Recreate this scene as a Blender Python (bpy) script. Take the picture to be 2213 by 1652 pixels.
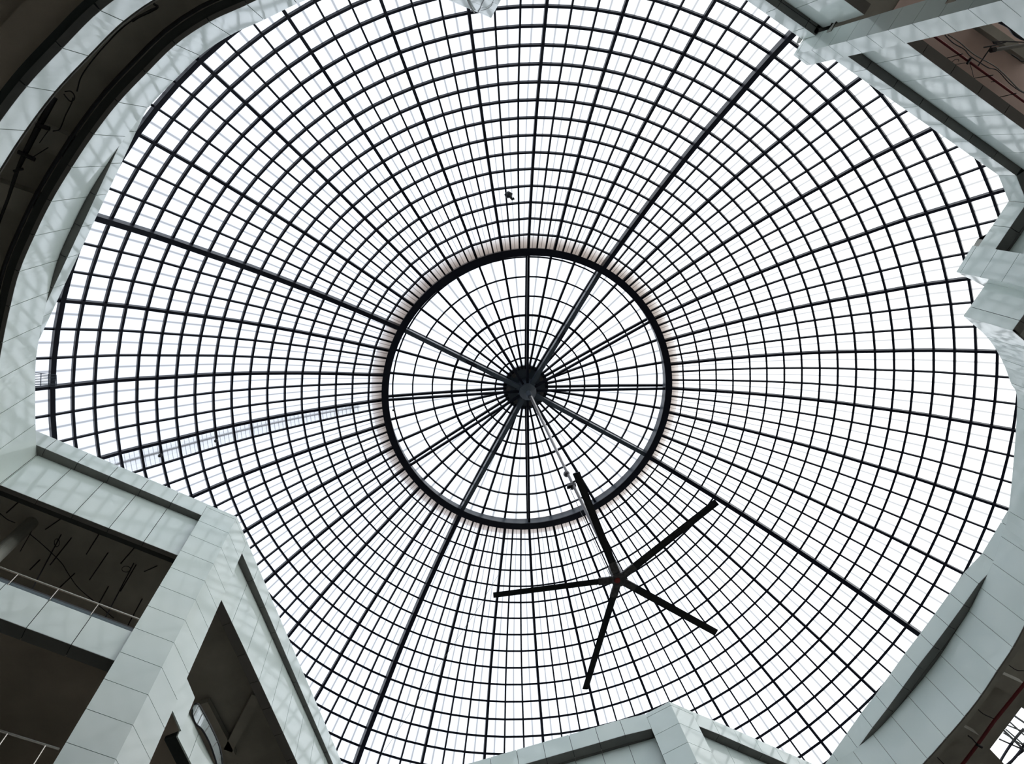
import bpy, bmesh, math, random
from mathutils import Vector, Matrix
random.seed(4)
C = bpy.context.scene.collection
for o in list(bpy.data.objects): bpy.data.objects.remove(o)
# ---------------------------------------------------------------- camera
W, H, F = 2213., 1652., 1736.1
PX, PY = 1106.5, 826.0
VX, VY = 902.6, 332.7            # where plumb lines meet (the zenith) in the photograph
CAMZ = 1.6
up = Vector(((VX-PX)/F, (VY-PY)/F, 1)).normalized()
X_ = Vector((1, 0, 0)); X_ = (X_-up*X_.dot(up)).normalized()
Y_ = up.cross(X_)
cam = bpy.data.cameras.new('camera'); camo = bpy.data.objects.new('camera', cam); C.objects.link(camo)
cam.sensor_fit = 'HORIZONTAL'; cam.sensor_width = 36; cam.lens = 36*F/W; cam.clip_end = 500; cam.clip_start = .05
camo.matrix_world = Matrix(((X_[0], -X_[1], -X_[2], 0), (Y_[0], -Y_[1], -Y_[2], 0), (up[0], -up[1], -up[2], CAMZ), (0, 0, 0, 1)))
bpy.context.scene.camera = camo
def q(px, py):
    d = Vector(((px-PX)/F, (py-PY)/F, 1))
    return Vector((d.dot(X_), d.dot(Y_)))/d.dot(up)
def at(px, py, h):               # point h metres above the lens seen at that pixel
    v = q(px, py)*h
    return Vector((v.x, v.y, h+CAMZ))
# ---------------------------------------------------------------- world, exposure
sc = bpy.context.scene
sc.view_settings.view_transform = 'Standard'; sc.view_settings.look = 'None'
sc.view_settings.exposure = 0.0; sc.view_settings.gamma = 1; sc.view_settings.use_curve_mapping = False
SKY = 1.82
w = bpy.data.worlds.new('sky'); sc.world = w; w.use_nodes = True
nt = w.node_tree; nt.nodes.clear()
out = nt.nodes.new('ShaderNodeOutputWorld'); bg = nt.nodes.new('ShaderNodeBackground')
tc = nt.nodes.new('ShaderNodeTexCoord'); dp = nt.nodes.new('ShaderNodeVectorMath'); dp.operation = 'DOT_PRODUCT'
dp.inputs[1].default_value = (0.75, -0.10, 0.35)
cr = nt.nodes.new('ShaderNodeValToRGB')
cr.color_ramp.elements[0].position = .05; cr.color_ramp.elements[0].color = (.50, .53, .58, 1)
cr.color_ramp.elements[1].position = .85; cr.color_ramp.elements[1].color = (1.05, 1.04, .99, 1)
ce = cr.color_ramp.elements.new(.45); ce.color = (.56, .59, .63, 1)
nz = nt.nodes.new('ShaderNodeTexNoise'); nz.inputs['Scale'].default_value = 2.2; nz.inputs['Detail'].default_value = 3
mp = nt.nodes.new('ShaderNodeMapRange'); mp.inputs[3].default_value = .9; mp.inputs[4].default_value = 1.1
mx = nt.nodes.new('ShaderNodeMath'); mx.operation = 'MULTIPLY'; mx.inputs[1].default_value = SKY
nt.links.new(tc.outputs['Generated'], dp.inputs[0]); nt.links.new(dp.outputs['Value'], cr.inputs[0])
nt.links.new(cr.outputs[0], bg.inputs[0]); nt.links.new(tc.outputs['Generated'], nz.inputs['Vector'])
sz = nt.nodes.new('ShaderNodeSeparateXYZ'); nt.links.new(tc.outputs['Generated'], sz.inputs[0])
hz = nt.nodes.new('ShaderNodeMapRange')                 # overcast, brighter towards the sun's side; unseen low sky raised to light the walls
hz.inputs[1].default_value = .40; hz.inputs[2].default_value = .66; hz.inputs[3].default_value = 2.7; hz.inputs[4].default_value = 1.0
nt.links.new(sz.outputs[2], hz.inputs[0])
m2 = nt.nodes.new('ShaderNodeMath'); m2.operation = 'MULTIPLY'
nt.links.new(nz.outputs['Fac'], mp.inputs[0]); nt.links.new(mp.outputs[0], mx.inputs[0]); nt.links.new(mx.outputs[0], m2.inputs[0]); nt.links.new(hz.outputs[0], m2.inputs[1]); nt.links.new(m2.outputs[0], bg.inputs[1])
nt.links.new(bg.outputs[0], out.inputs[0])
# ---------------------------------------------------------------- levels (metres above the lens)
T = 22.68
HU, HA, HB1, HB0 = .9665*T, .8747*T, .729*T, .668*T
HC1, HC0 = .522*T, .461*T
CEIL_A, CEIL_B, CEIL_C = .93*T, .705*T, .498*T
AX = Vector((4.094, 9.179))      # plan position of the dome's axis
# ---------------------------------------------------------------- materials
def mat(name, col, rough=.5, metal=0., spec=.5, noise=0., nscale=3., bump=0., coat=0., col2=None):
    m = bpy.data.materials.new(name); m.use_nodes = True; n = m.node_tree; b = n.nodes['Principled BSDF']
    b.inputs['Base Color'].default_value = (*col, 1); b.inputs['Roughness'].default_value = rough
    b.inputs['Metallic'].default_value = metal; b.inputs['Specular IOR Level'].default_value = spec
    if coat: b.inputs['Coat Weight'].default_value = coat; b.inputs['Coat Roughness'].default_value = .07; b.inputs['Coat IOR'].default_value = 1.7
    if noise or col2:
        t = n.nodes.new('ShaderNodeTexCoord'); z = n.nodes.new('ShaderNodeTexNoise'); z.inputs['Scale'].default_value = nscale; z.inputs['Detail'].default_value = 6
        r = n.nodes.new('ShaderNodeValToRGB'); c2 = col2 or tuple(max(0, c*(1-noise)) for c in col)
        r.color_ramp.elements[0].position = .35; r.color_ramp.elements[0].color = (*c2, 1)
        r.color_ramp.elements[1].position = .68; r.color_ramp.elements[1].color = (*col, 1)
        n.links.new(t.outputs['Object'], z.inputs['Vector']); n.links.new(z.outputs['Fac'], r.inputs[0]); n.links.new(r.outputs[0], b.inputs['Base Color'])
        if bump:
            bp = n.nodes.new('ShaderNodeBump'); bp.inputs['Strength'].default_value = bump
            n.links.new(z.outputs['Fac'], bp.inputs['Height']); n.links.new(bp.outputs[0], b.inputs['Normal'])
    return m
CLAD = mat('pale_green_panel', (.735, .82, .76), .38, coat=.75, col2=(.685, .785, .74), nscale=.5)
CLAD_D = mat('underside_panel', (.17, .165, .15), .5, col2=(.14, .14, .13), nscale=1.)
JOINT = mat('dark_joint', (.03, .035, .035), .8)
CONC = mat('concrete', (.44, .44, .39), .9, noise=.3, nscale=.7, bump=.1)
CONC_P = mat('pinkish_plaster', (.82, .66, .60), .9, noise=.14, nscale=.8)
CONC_B = mat('brown_concrete', (.50, .42, .34), .9, noise=.25, nscale=.6)
FLOOR = mat('pale_stone_floor', (.80, .77, .71), .35, noise=.08, nscale=1.5)
WALLM = mat('room_wall', (.3, .29, .27), .9, noise=.2)
STEEL = mat('navy_steel', (.005, .006, .014), .42, spec=.22)
STEELG = mat('girder_steel', (.045, .06, .08), .35, spec=.6, noise=.2, nscale=1.2)
BLACK = mat('black_metal', (.006, .006, .008), .5)
RODM = mat('grey_tube', (.10, .095, .10), .35, metal=.6)
RODL = mat('light_hose', (.62, .58, .55), .4)
CHROME = mat('stainless', (.62, .58, .52), .25, metal=1.)
RED = mat('red_pipe', (.16, .012, .014), .45)
GREYP = mat('grey_pipe', (.16, .165, .15), .5)
HUBM = mat('fan_hub_metal', (.14, .13, .13), .45, metal=.5, noise=.5, nscale=14)
REDCAP = mat('red_cap', (.30, .03, .02), .5)
TEAL = mat('teal_glass_edge', (.05, .085, .095), .15)
GLASS_REFL = mat('painted_reflection_glass', (.50, .57, .55), .25, coat=.8)  # balustrade glass: bright sky reflection put into an opaque pale base colour
GRILLE = mat('slate_grille', (.10, .13, .17), .5)
LADM = mat('galvanised', (.30, .32, .34), .5)
def glazing(name, lines=36*3, tint=(.93, .95, .98)):
    m = bpy.data.materials.new(name); m.use_nodes = True; n = m.node_tree; n.nodes.clear()
    o = n.nodes.new('ShaderNodeOutputMaterial'); tr = n.nodes.new('ShaderNodeBsdfTransparent'); tl = n.nodes.new('ShaderNodeBsdfTranslucent')
    mix = n.nodes.new('ShaderNodeMixShader'); mix.inputs[0].default_value = .45
    t = n.nodes.new('ShaderNodeTexCoord'); sp = n.nodes.new('ShaderNodeSeparateXYZ'); n.links.new(t.outputs['Object'], sp.inputs[0])
    a = n.nodes.new('ShaderNodeMath'); a.operation = 'ARCTAN2'; n.links.new(sp.outputs[0], a.inputs[0]); n.links.new(sp.outputs[1], a.inputs[1])
    def band(k, width, lo):      # sheet joints: thin greyish lines down the middle of every bay, and the sheet's fine flutes
        s = n.nodes.new('ShaderNodeMath'); s.operation = 'MULTIPLY'; s.inputs[1].default_value = k/(2*math.pi); n.links.new(a.outputs[0], s.inputs[0])
        ad = n.nodes.new('ShaderNodeMath'); ad.operation = 'ADD'; ad.inputs[1].default_value = -PHASE*k/(2*math.pi)+1000; n.links.new(s.outputs[0], ad.inputs[0])
        f = n.nodes.new('ShaderNodeMath'); f.operation = 'FRACT'; n.links.new(ad.outputs[0], f.inputs[0])
        d = n.nodes.new('ShaderNodeMath'); d.operation = 'SUBTRACT'; d.inputs[1].default_value = .5; n.links.new(f.outputs[0], d.inputs[0])
        ab = n.nodes.new('ShaderNodeMath'); ab.operation = 'ABSOLUTE'; n.links.new(d.outputs[0], ab.inputs[0])
        g = n.nodes.new('ShaderNodeMapRange'); g.inputs[1].default_value = width*.6; g.inputs[2].default_value = width*1.4; g.inputs[3].default_value = lo; g.inputs[4].default_value = 1
        n.links.new(ab.outputs[0], g.inputs[0]); return g
    g1 = band(lines, .042, .48); g2 = band(lines*5, .09, .92)
    mu = n.nodes.new('ShaderNodeMath'); mu.operation = 'MULTIPLY'; n.links.new(g1.outputs[0], mu.inputs[0]); n.links.new(g2.outputs[0], mu.inputs[1])
    col = n.nodes.new('ShaderNodeMix'); col.data_type = 'RGBA'; col.inputs[6].default_value = (0, 0, 0, 1); col.inputs[7].default_value = (*tint, 1)
    n.links.new(mu.outputs[0], col.inputs[0])
    n.links.new(col.outputs[2], tr.inputs[0]); n.links.new(col.outputs[2], tl.inputs[0])
    n.links.new(tr.outputs[0], mix.inputs[1]); n.links.new(tl.outputs[0], mix.inputs[2]); n.links.new(mix.outputs[0], o.inputs[0])
    return m
PHASE = math.radians(.478)
GLASS = glazing('frosted_sheet'); GLASS_I = glazing('lantern_sheet', 36)
def thin_glass(name, col, gloss=.12):
    m = bpy.data.materials.new(name); m.use_nodes = True; n = m.node_tree; n.nodes.clear()
    o = n.nodes.new('ShaderNodeOutputMaterial'); tr = n.nodes.new('ShaderNodeBsdfTransparent'); tr.inputs[0].default_value = (*col, 1)
    g = n.nodes.new('ShaderNodeBsdfGlossy'); g.inputs['Roughness'].default_value = .03; mix = n.nodes.new('ShaderNodeMixShader'); mix.inputs[0].default_value = gloss
    n.links.new(tr.outputs[0], mix.inputs[1]); n.links.new(g.outputs[0], mix.inputs[2]); n.links.new(mix.outputs[0], o.inputs[0]); return m
PANE = thin_glass('clear_glass', (.93, .97, .98)); PANE_G = thin_glass('green_glass', (.62, .72, .70), .45)
def curb_mat():
    m = bpy.data.materials.new('tan_curb_sheet'); m.use_nodes = True; n = m.node_tree; n.nodes.clear()
    o = n.nodes.new('ShaderNodeOutputMaterial'); tl = n.nodes.new('ShaderNodeBsdfTranslucent'); df = n.nodes.new('ShaderNodeBsdfDiffuse'); mix = n.nodes.new('ShaderNodeMixShader'); mix.inputs[0].default_value = .7
    z = n.nodes.new('ShaderNodeTexNoise'); z.inputs['Scale'].default_value = 2.5; z.inputs['Detail'].default_value = 5; t = n.nodes.new('ShaderNodeTexCoord'); n.links.new(t.outputs['Object'], z.inputs['Vector'])
    r = n.nodes.new('ShaderNodeValToRGB'); r.color_ramp.elements[0].position = .3; r.color_ramp.elements[0].color = (.34, .26, .21, 1); r.color_ramp.elements[1].position = .7; r.color_ramp.elements[1].color = (.52, .43, .36, 1)
    n.links.new(z.outputs['Fac'], r.inputs[0]); n.links.new(r.outputs[0], tl.inputs[0]); n.links.new(r.outputs[0], df.inputs[0])
    n.links.new(df.outputs[0], mix.inputs[1]); n.links.new(tl.outputs[0], mix.inputs[2]); n.links.new(mix.outputs[0], o.inputs[0]); return m
CURB = curb_mat()
# ---------------------------------------------------------------- helpers
def obj(name, bm, m, parent=None, smooth=False, recalc=True):
    if recalc: bmesh.ops.recalc_face_normals(bm, faces=bm.faces)
    me = bpy.data.meshes.new(name); bm.to_mesh(me); bm.free()
    me.materials.append(m)
    if smooth:
        for p in me.polygons: p.use_smooth = True
    o = bpy.data.objects.new(name, me); C.objects.link(o)
    if parent: 
        o.parent = parent
        o.matrix_parent_inverse = parent.matrix_basis.inverted()
    return o
def tag(o, label, cat, group=None, kind=None):
    o['label'] = label; o['category'] = cat
    if group: o['group'] = group
    if kind: o['kind'] = kind
    return o
def thing(name, label, cat, loc=(0, 0, 0), group=None):
    o = bpy.data.objects.new(name, None); o.empty_display_size = .1; C.objects.link(o); o.location = loc
    o.matrix_basis = Matrix.Translation(loc)
    return tag(o, label, cat, group)
def struct(name, label, loc=(0, 0, 0)):
    o = thing(name, label, 'wall' if name.startswith('wall') else 'ceiling' if name.startswith('ceil') else name.split('_')[0], loc); o['kind'] = 'structure'; return o
def V3(p, h): return Vector((p[0], p[1], h+CAMZ))
def quad(bm, a, b, c, d): 
    return bm.faces.new([bm.verts.new(v) for v in (a, b, c, d)])
def hexa(bm, A, B):              # solid between two quads
    va = [bm.verts.new(v) for v in A]; vb = [bm.verts.new(v) for v in B]
    bm.faces.new(va[::-1]); bm.faces.new(vb)
    for i in range(4): bm.faces.new([va[i], va[(i+1) % 4], vb[(i+1) % 4], vb[i]])
def box_bar(bm, a, b, w, d, upv):    # rectangular bar from a to b, width w across, depth d along upv
    t = (b-a).normalized(); s = t.cross(upv).normalized(); u = s.cross(t).normalized()
    A = [a-s*w/2-u*d/2, a+s*w/2-u*d/2, a+s*w/2+u*d/2, a-s*w/2+u*d/2]
    B = [v+(b-a) for v in A]; hexa(bm, A, B)
def sweep(bm, pts, ups, w, d0, d1, close=False):   # bar following pts; section w wide, from -d0 to +d1 along ups
    n = len(pts); rings = []
    for i, p in enumerate(pts):
        if close: t = (pts[(i+1) % n]-pts[i-1])
        else: t = pts[min(i+1, n-1)]-pts[max(i-1, 0)]
        t.normalize(); s = t.cross(ups[i]).normalized(); u = ups[i]
        rings.append([bm.verts.new(p+s*a*w/2+u*b) for a, b in ((-1, -d0), (1, -d0), (1, d1), (-1, d1))])
    m = n if close else n-1
    for i in range(m):
        A, B = rings[i], rings[(i+1) % n]
        for k in range(4): bm.faces.new([A[k], A[(k+1) % 4], B[(k+1) % 4], B[k]])
    if not close: bm.faces.new(rings[0][::-1]); bm.faces.new(rings[-1])
def tube(bm, pts, r, seg=8):
    n = len(pts); rings = []
    for i, p in enumerate(pts):
        t = (pts[min(i+1, n-1)]-pts[max(i-1, 0)]).normalized()
        a = t.orthogonal().normalized() if i == 0 else (a-t*a.dot(t)).normalized()
        b = t.cross(a); rr = r[i] if isinstance(r, (list, tuple)) else r
        rings.append([bm.verts.new(p+(a*math.cos(k*2*math.pi/seg)+b*math.sin(k*2*math.pi/seg))*rr) for k in range(seg)])
    for i in range(n-1):
        for k in range(seg): bm.faces.new([rings[i][k], rings[i][(k+1) % seg], rings[i+1][(k+1) % seg], rings[i+1][k]])
    bm.faces.new(rings[0][::-1]); bm.faces.new(rings[-1])
def crspline(P, n=6):
    P = [Vector(p) for p in P]; out = []
    for i in range(len(P)-1):
        p0 = P[i-1] if i else P[0]*2-P[1]; p1, p2 = P[i], P[i+1]; p3 = P[i+2] if i+2 < len(P) else P[-1]*2-P[-2]
        for k in range(n):
            t = k/n; out.append(.5*((2*p1)+(p2-p0)*t+(2*p0-5*p1+4*p2-p3)*t*t+(3*p1-p0-3*p2+p3)*t**3))
    out.append(P[-1]); return out
def outn(a, b):                  # plan normal pointing away from the viewer's side of a face
    d = (b-a).normalized(); n = Vector((d.y, -d.x))
    if n.dot((a+b)/2-CENT) < 0: n = -n
    return n
CENT = Vector((0, 0))
GAP = .016
def panels_v(bm, segs, h0, h1, th=.035, flip=None):
    """segs: list of polylines (one per cladding panel) in plan; vertical panels with a shadow gap between neighbours"""
    for poly in segs:
        if len(poly) == 2: poly = [poly[0], poly[1]]
        L = (poly[-1]-poly[0]).length
        a = poly[0]+(poly[1]-poly[0]).normalized()*GAP/2; b = poly[-1]+(poly[-2]-poly[-1]).normalized()*GAP/2
        P = [a]+list(poly[1:-1])+[b]; n = flip or outn(P[0], P[-1])
        f0 = [bm.verts.new(V3(p, h0+GAP/2)) for p in P]; f1 = [bm.verts.new(V3(p, h1-GAP/2)) for p in P]
        g0 = [bm.verts.new(V3(p+n*th, h0+GAP/2)) for p in P]; g1 = [bm.verts.new(V3(p+n*th, h1-GAP/2)) for p in P]
        for i in range(len(P)-1):
            bm.faces.new([f0[i], f0[i+1], f1[i+1], f1[i]]); bm.faces.new([f0[i], f0[i+1], g0[i+1], g0[i]]); bm.faces.new([f1[i], f1[i+1], g1[i+1], g1[i]]); bm.faces.new([g0[i], g0[i+1], g1[i+1], g1[i]])
        bm.faces.new([f0[0], f1[0], g1[0], g0[0]]); bm.faces.new([f0[-1], f1[-1], g1[-1], g0[-1]])
def strip_solid(bm, P, h0, h1, o0, o1):          # solid wall strip along plan polyline P between offsets o0..o1 outwards
    N = []
    for i in range(len(P)):
        a = P[max(i-1, 0)]; b = P[min(i+1, len(P)-1)]; N.append(outn(a, b))
    R = [[bm.verts.new(V3(P[i]+N[i]*o, h)) for o, h in ((o0, h0), (o0, h1), (o1, h1), (o1, h0))] for i in range(len(P))]
    for i in range(len(P)-1):
        for k in range(4): bm.faces.new([R[i][k], R[i][(k+1) % 4], R[i+1][(k+1) % 4], R[i+1][k]])
    bm.faces.new(R[0]); bm.faces.new(R[-1][::-1])
def split_line(a, b, marks=None, n=None, step=.925):
    if n is None: n = max(1, round((b-a).length/step))
    pts = [a+(b-a)*(i/n) for i in range(n+1)]
    return [[pts[i], pts[i+1]] for i in range(n)]
def flat(segs):
    P = [segs[0][0]]
    for s in segs: P += s[1:]
    return P
def soffit(bm, segs, h, o0, o1, mid=True):       # underside panels between two offsets of a plan line, seams across
    for s in segs:
        for (a0, a1) in (((o0, (o0+o1)/2-.008), ((o0+o1)/2+.008, o1)) if mid else ((o0, o1),)):
            n = outn(s[0], s[-1]); d = (s[-1]-s[0]).normalized()*GAP/2
            P = [s[0]+d]+list(s[1:-1])+[s[-1]-d]
            lo = [(V3(p+n*a0, h), V3(p+n*a1, h)) for p in P]
            for i in range(len(P)-1):
                hexa(bm, [lo[i][0], lo[i+1][0], lo[i+1][1], lo[i][1]], [v+Vector((0, 0, .02)) for v in (lo[i][0], lo[i+1][0], lo[i+1][1], lo[i][1])])
def wall(name, label, U=None, A=None, B=None, Cc=None, uw=.45, body=True, bh=(HB0, HB1), gl=True, sofw=.27, csofs=True, sofb=.3, bm_=None):
    """a run of wall facing the void: upper band U, lower fascia A, next floor's band B, and Cc below"""
    r = struct(name, label)
    if U:
        bm = bmesh.new(); panels_v(bm, U, HU, T); obj('upper_band', bm, CLAD, r)
        bm = bmesh.new(); strip_solid(bm, flat(U), HU+.03, T-.03, .03, .30); obj('upper_backing', bm, JOINT, r)
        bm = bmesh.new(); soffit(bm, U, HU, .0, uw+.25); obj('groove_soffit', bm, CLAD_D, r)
    if A:
        bm = bmesh.new(); panels_v(bm, A, HA, HU); obj('lower_fascia', bm, CLAD, r)
        bm = bmesh.new(); strip_solid(bm, flat(A), HA+.03, HU-.005, .03, .28); obj('fascia_backing', bm, bm_ or JOINT, r)
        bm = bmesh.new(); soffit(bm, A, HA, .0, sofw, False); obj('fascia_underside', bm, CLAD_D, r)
    if B:
        bm = bmesh.new(); panels_v(bm, B, bh[0], bh[1]); obj('gallery_fascia', bm, CLAD, r)
        bm = bmesh.new(); strip_solid(bm, flat(B), bh[0]+.03, bh[1]-.02, .03, .28); obj('gallery_backing', bm, JOINT, r)
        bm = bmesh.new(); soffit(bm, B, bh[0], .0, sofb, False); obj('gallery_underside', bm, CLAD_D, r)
    if Cc:
        bm = bmesh.new(); panels_v(bm, Cc, HC0, HC1); obj('gallery_fascia', bm, CLAD, r)
        bm = bmesh.new(); strip_solid(bm, flat(Cc), HC0+.03, HC1-.02, .03, .28); obj('gallery_backing', bm, JOINT, r)
    return r
# ---------------------------------------------------------------- plan of the void, measured from vertical faces
def pl(px, py, h): return q(px, py)*h
z1 = lambda x, y: (x/3.161, y/3.161)
z2 = lambda x, y: (x/2.754, 450+y/2.754)
z3 = lambda x, y: (x/2.256, 920+y/2.256)
z4 = lambda x, y: (1500+x/3.104, y/3.104)
z5 = lambda x, y: (1900+x/2.754, 400+y/2.754)
z6 = lambda x, y: (1560+x/2.744, 1050+y/2.744)
zb = lambda x, y: (1000+x/2.766, 1480+y/2.766)
zc3 = lambda x, y: (280+x/6.0735, 1380+y/6.0735)
zc1 = lambda x, y: (x/6.509, 1020+y/6.509)
zc2 = lambda x, y: (x/6.509, 1220+y/6.509)
ztr = lambda x, y: (1940+x/7.868, 30+y/7.868)
zbr = lambda x, y: (1980+x/6.554, 1400+y/6.554)
zl4 = lambda x, y: (x/5.507, 200+y/5.507)
def isect(a, d, b, e):
    den = d.x*e.y-d.y*e.x; t = ((b.x-a.x)*e.y-(b.y-a.y)*e.x)/den; return a+d*t
def cut(P, cuts):                # group a dense polyline into panels ending at indices
    return [P[cuts[i]:cuts[i+1]+1] for i in range(len(cuts)-1)]
# left curved wall
w1 = [pl(*z1(*p), HA) for p in ((1430, 150), (1200, 305), (1000, 500), (810, 700), (640, 920), (490, 1145), (350, 1378))]
w1 += [pl(*z2(*p), HA) for p in ((205, 165), (115, 378), (60, 588), (15, 802))]
w1 += [pl(*z2(*p), HU) for p in ((215, 898), (210, 1095), (212, 1285), (218, 1470))]
ext = [pl(*z1(*p), HU) for p in ((2480, -140), (2260, -65), (2030, 25), (1805, 135))]
w1 = ext+w1
W1 = crspline(w1, 6); W1A = cut(W1, list(range(0, len(W1), 6)))
uA, uB = pl(*z1(830, 1115), T), pl(*z2(470, 275), T)
d_ = (uB-uA).normalized(); stp = (uB-uA).length/3
U1 = [uA+d_*stp*k for k in range(-2, 8)]; W1U = [[U1[i], U1[i+1]] for i in range(len(U1)-1)]
# bottom-left wall with its pillar
p1L, p1C, p1R = pl(*z3(1015, 385), T), pl(*z3(1155, 445), T), pl(*z3(1205, 565), T)
w2s = [pl(*z3(*p), T) for p in ((278, 68), (435, 130), (880, 320))]
d2 = (w2s[2]-w2s[0]).normalized()
W2U = split_line(w2s[0]-d2*1.85, w2s[0], n=2)+split_line(w2s[0], p1L, n=5)
w2a = [pl(*p, HA) for p in ((0, 1049.2), (310.3, 1172.1))]
d2a = (w2a[1]-w2a[0]).normalized(); e2 = isect(w2a[0], d2a, Vector((0, 0)), q(383.4, 1203))
W2A = split_line(w1[-1], w2a[0], n=1)+split_line(w2a[0], w2a[1], n=4)+split_line(w2a[1], e2, n=1)
w2b = [pl(*p, HB0) for p in ((56.1, 1358.3), (153.6, 1394.4))]
d2b = (w2b[1]-w2b[0]).normalized(); e2b = isect(w2b[0], d2b, Vector((0, 0)), q(248.9, 1429.7))+d2b*.04
s2b = w2b[1]-w2b[0]; HB2 = HB0*q(56.1, 1358.3).length/q(106.8, 1297.6).length; HK1 = HB2*q(106.8, 1297.6).length/q(112.2, 1291.2).length; HK2 = HB2*q(106.8, 1297.6).length/q(114.2, 1288.8).length; HR2 = HB2*q(109.8, 1298.4).length/q(126, 1274.5).length
W2B = [[w2b[0]-s2b*k, w2b[0]-s2b*(k-1)] for k in (4, 3, 2, 1)]+[[w2b[0], w2b[1]], [w2b[1], e2b]]
w3u = [pl(*z3(*p), T) for p in ((1205, 565), (1670, 1652))]
d3 = (w3u[1]-w3u[0]).normalized(); W3U = split_line(w3u[0], w3u[0]+d3*.925*14, n=14)
w3a = [pl(*zc3(*p), HA) for p in ((1535, 200), (1700, 545), (1860, 895), (2015, 1240))]
d3a = (w3a[3]-w3a[0]).normalized(); s3 = pl(*z3(1082, 860), HA)
s3 = s3-d3a*.35; W3A = split_line(s3, w3a[0], n=max(1, round((w3a[0]-s3).length/.925)))+split_line(w3a[0], w3a[0]+d3a*.925*12, n=12)
# bottom wall with its pillar
p2C, p2L, p2R = pl(*zb(1235, 102), T), pl(*zb(1093, 175), T), pl(*zb(1367, 160), T)
s4 = [pl(*zb(*p), T) for p in ((938, 212), (790, 255), (487, 342))]
d4 = (s4[2]-s4[0]).normalized(); W4U = [[p2L, s4[0]], [s4[0], s4[1]]]+split_line(s4[1], s4[1]+d4*.925*10, n=10)
n4 = Vector((-d4.y, d4.x)); n4 = n4 if n4.dot(s4[0]) > 0 else -n4
a4 = pl(*zb(1150, 318), HU); W4A = split_line(a4, a4+d4*.925*12, n=12)
s5 = [pl(*zb(*p), T) for p in ((1490, 210), (1740, 320), (2090, 468))]
d5 = (s5[1]-s5[0]).normalized(); W5U_ = [[p2R, s5[0]]]+split_line(s5[0], s5[0]+d5*.925*8, n=8)
a5 = pl(*zb(1440, 310), HU); W5A_ = split_line(a5, a5+d5*.925*9, n=9)
# lower right curved wall
w5 = [pl(*z5(*p), HU) for p in ((500, 780), (640, 905), (725, 1035), (782, 1178), (820, 1320))]
w5 += [pl(*z6(*p), HU) for p in ((1700, 150), (1655, 300), (1605, 458), (1535, 605))]
w5 += [pl(*z6(*p), HA) for p in ((1725, 960), (1632, 1100), (1540, 1240), (1440, 1370), (1330, 1498), (1220, 1622))]
e5 = w5[-1]-w5[-2]; w5 += [w5[-1]+e5*Matrix.Rotation(.0, 2)+Vector((-.045*k*k, .0)) if False else w5[-1]+Matrix.Rotation(.07*k, 2)@e5*k for k in (1, 2, 3)]
W5 = crspline(w5, 6); W5A = cut(W5, list(range(0, len(W5), 6)))
u5 = [pl(*z6(*p), T) for p in ((1655, 215), (1545, 400), (1435, 515), (1350, 638), (1262, 760), (1175, 878), (1085, 995), (1000, 1115), (910, 1240), (825, 1350), (740, 1470))]
u5 = [u5[0]*2-u5[1]]+u5+[u5[-1]+(u5[-1]-u5[-2])*k for k in (1, 2, 3)]
W5U = [[u5[i], u5[i+1]] for i in range(len(u5)-1)]
# right-hand stub wall, pillar and short diagonal wall
g6a, g6b = pl(*z5(500, 780), HU), pl(*z5(645, 575), HU)
g6s = pl(*z5(545, 728), HU); d6 = (g6b-g6a).normalized(); g6s = g6a+d6*(g6s-g6a).dot(d6); W6A = [[g6a, g6s], [g6s, g6a+(g6b-g6a).normalized()*2.8]]
p3C, p3L = pl(*z5(458, 518), T), pl(*z5(555, 360), T)
p3R = pl(2125.6, 618.6, T)
k1, k2, k3 = pl(2157, 378.5, T), pl(2179.8, 435, T), pl(*z5(590, 365), T)
d7 = (k3-k2).normalized(); W7U = split_line(k2, k3+d7*.9)
W7A_ = None
# top right wall with its pillar
p4C, p4R = q(*z4(665, 370))*T, pl(*z4(760, 440), T)
q4 = q(*z4(960, 180)); p4L = q4.normalized()*.488*T
a8 = [pl(*z4(*p), HA) for p in ((1430, 290), (1715, 503), (1897, 635), (2070, 760))]
d8 = (a8[3]-a8[0]).normalized()
W8A = [[a8[0]-d8*.25, a8[1]-d8*.925], [a8[1]-d8*.925, a8[1]]]+split_line(a8[1], a8[1]+d8*.925*9, n=9)
u8 = [pl(*z4(*p), T) for p in ((1060, 485), (1210, 598), (1590, 820+38))]
d8u = (k1-u8[0]).normalized()
W8U = split_line(u8[0]-d8u*.925*2, u8[0], n=2)+split_line(u8[0], k1)+[[k1, k2]]
u9 = [pl(*z4(*p), T) for p in ((350, 0), (735, 270))]
d9 = (u9[0]-u9[1]).normalized(); s9 = pl(*z4(655, 215), T)
W9U = split_line(s9-d9*.38, s9, n=1)+split_line(s9, s9+d9*.925*9, n=9)
a9 = pl(*z4(868, 190), HU); W9A = split_line(a9+d9*.02, a9+d9*.925*9, n=9)
t10, t10b = pl(1059, 38, T), pl(968, 0, T)
d10 = (t10b-t10).normalized(); d10n = Vector((d10.y, -d10.x)); d10n = d10n if d10n.dot(t10) > 0 else -d10n
W10U = split_line(t10, t10+d10*.925*4, n=4)

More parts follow.
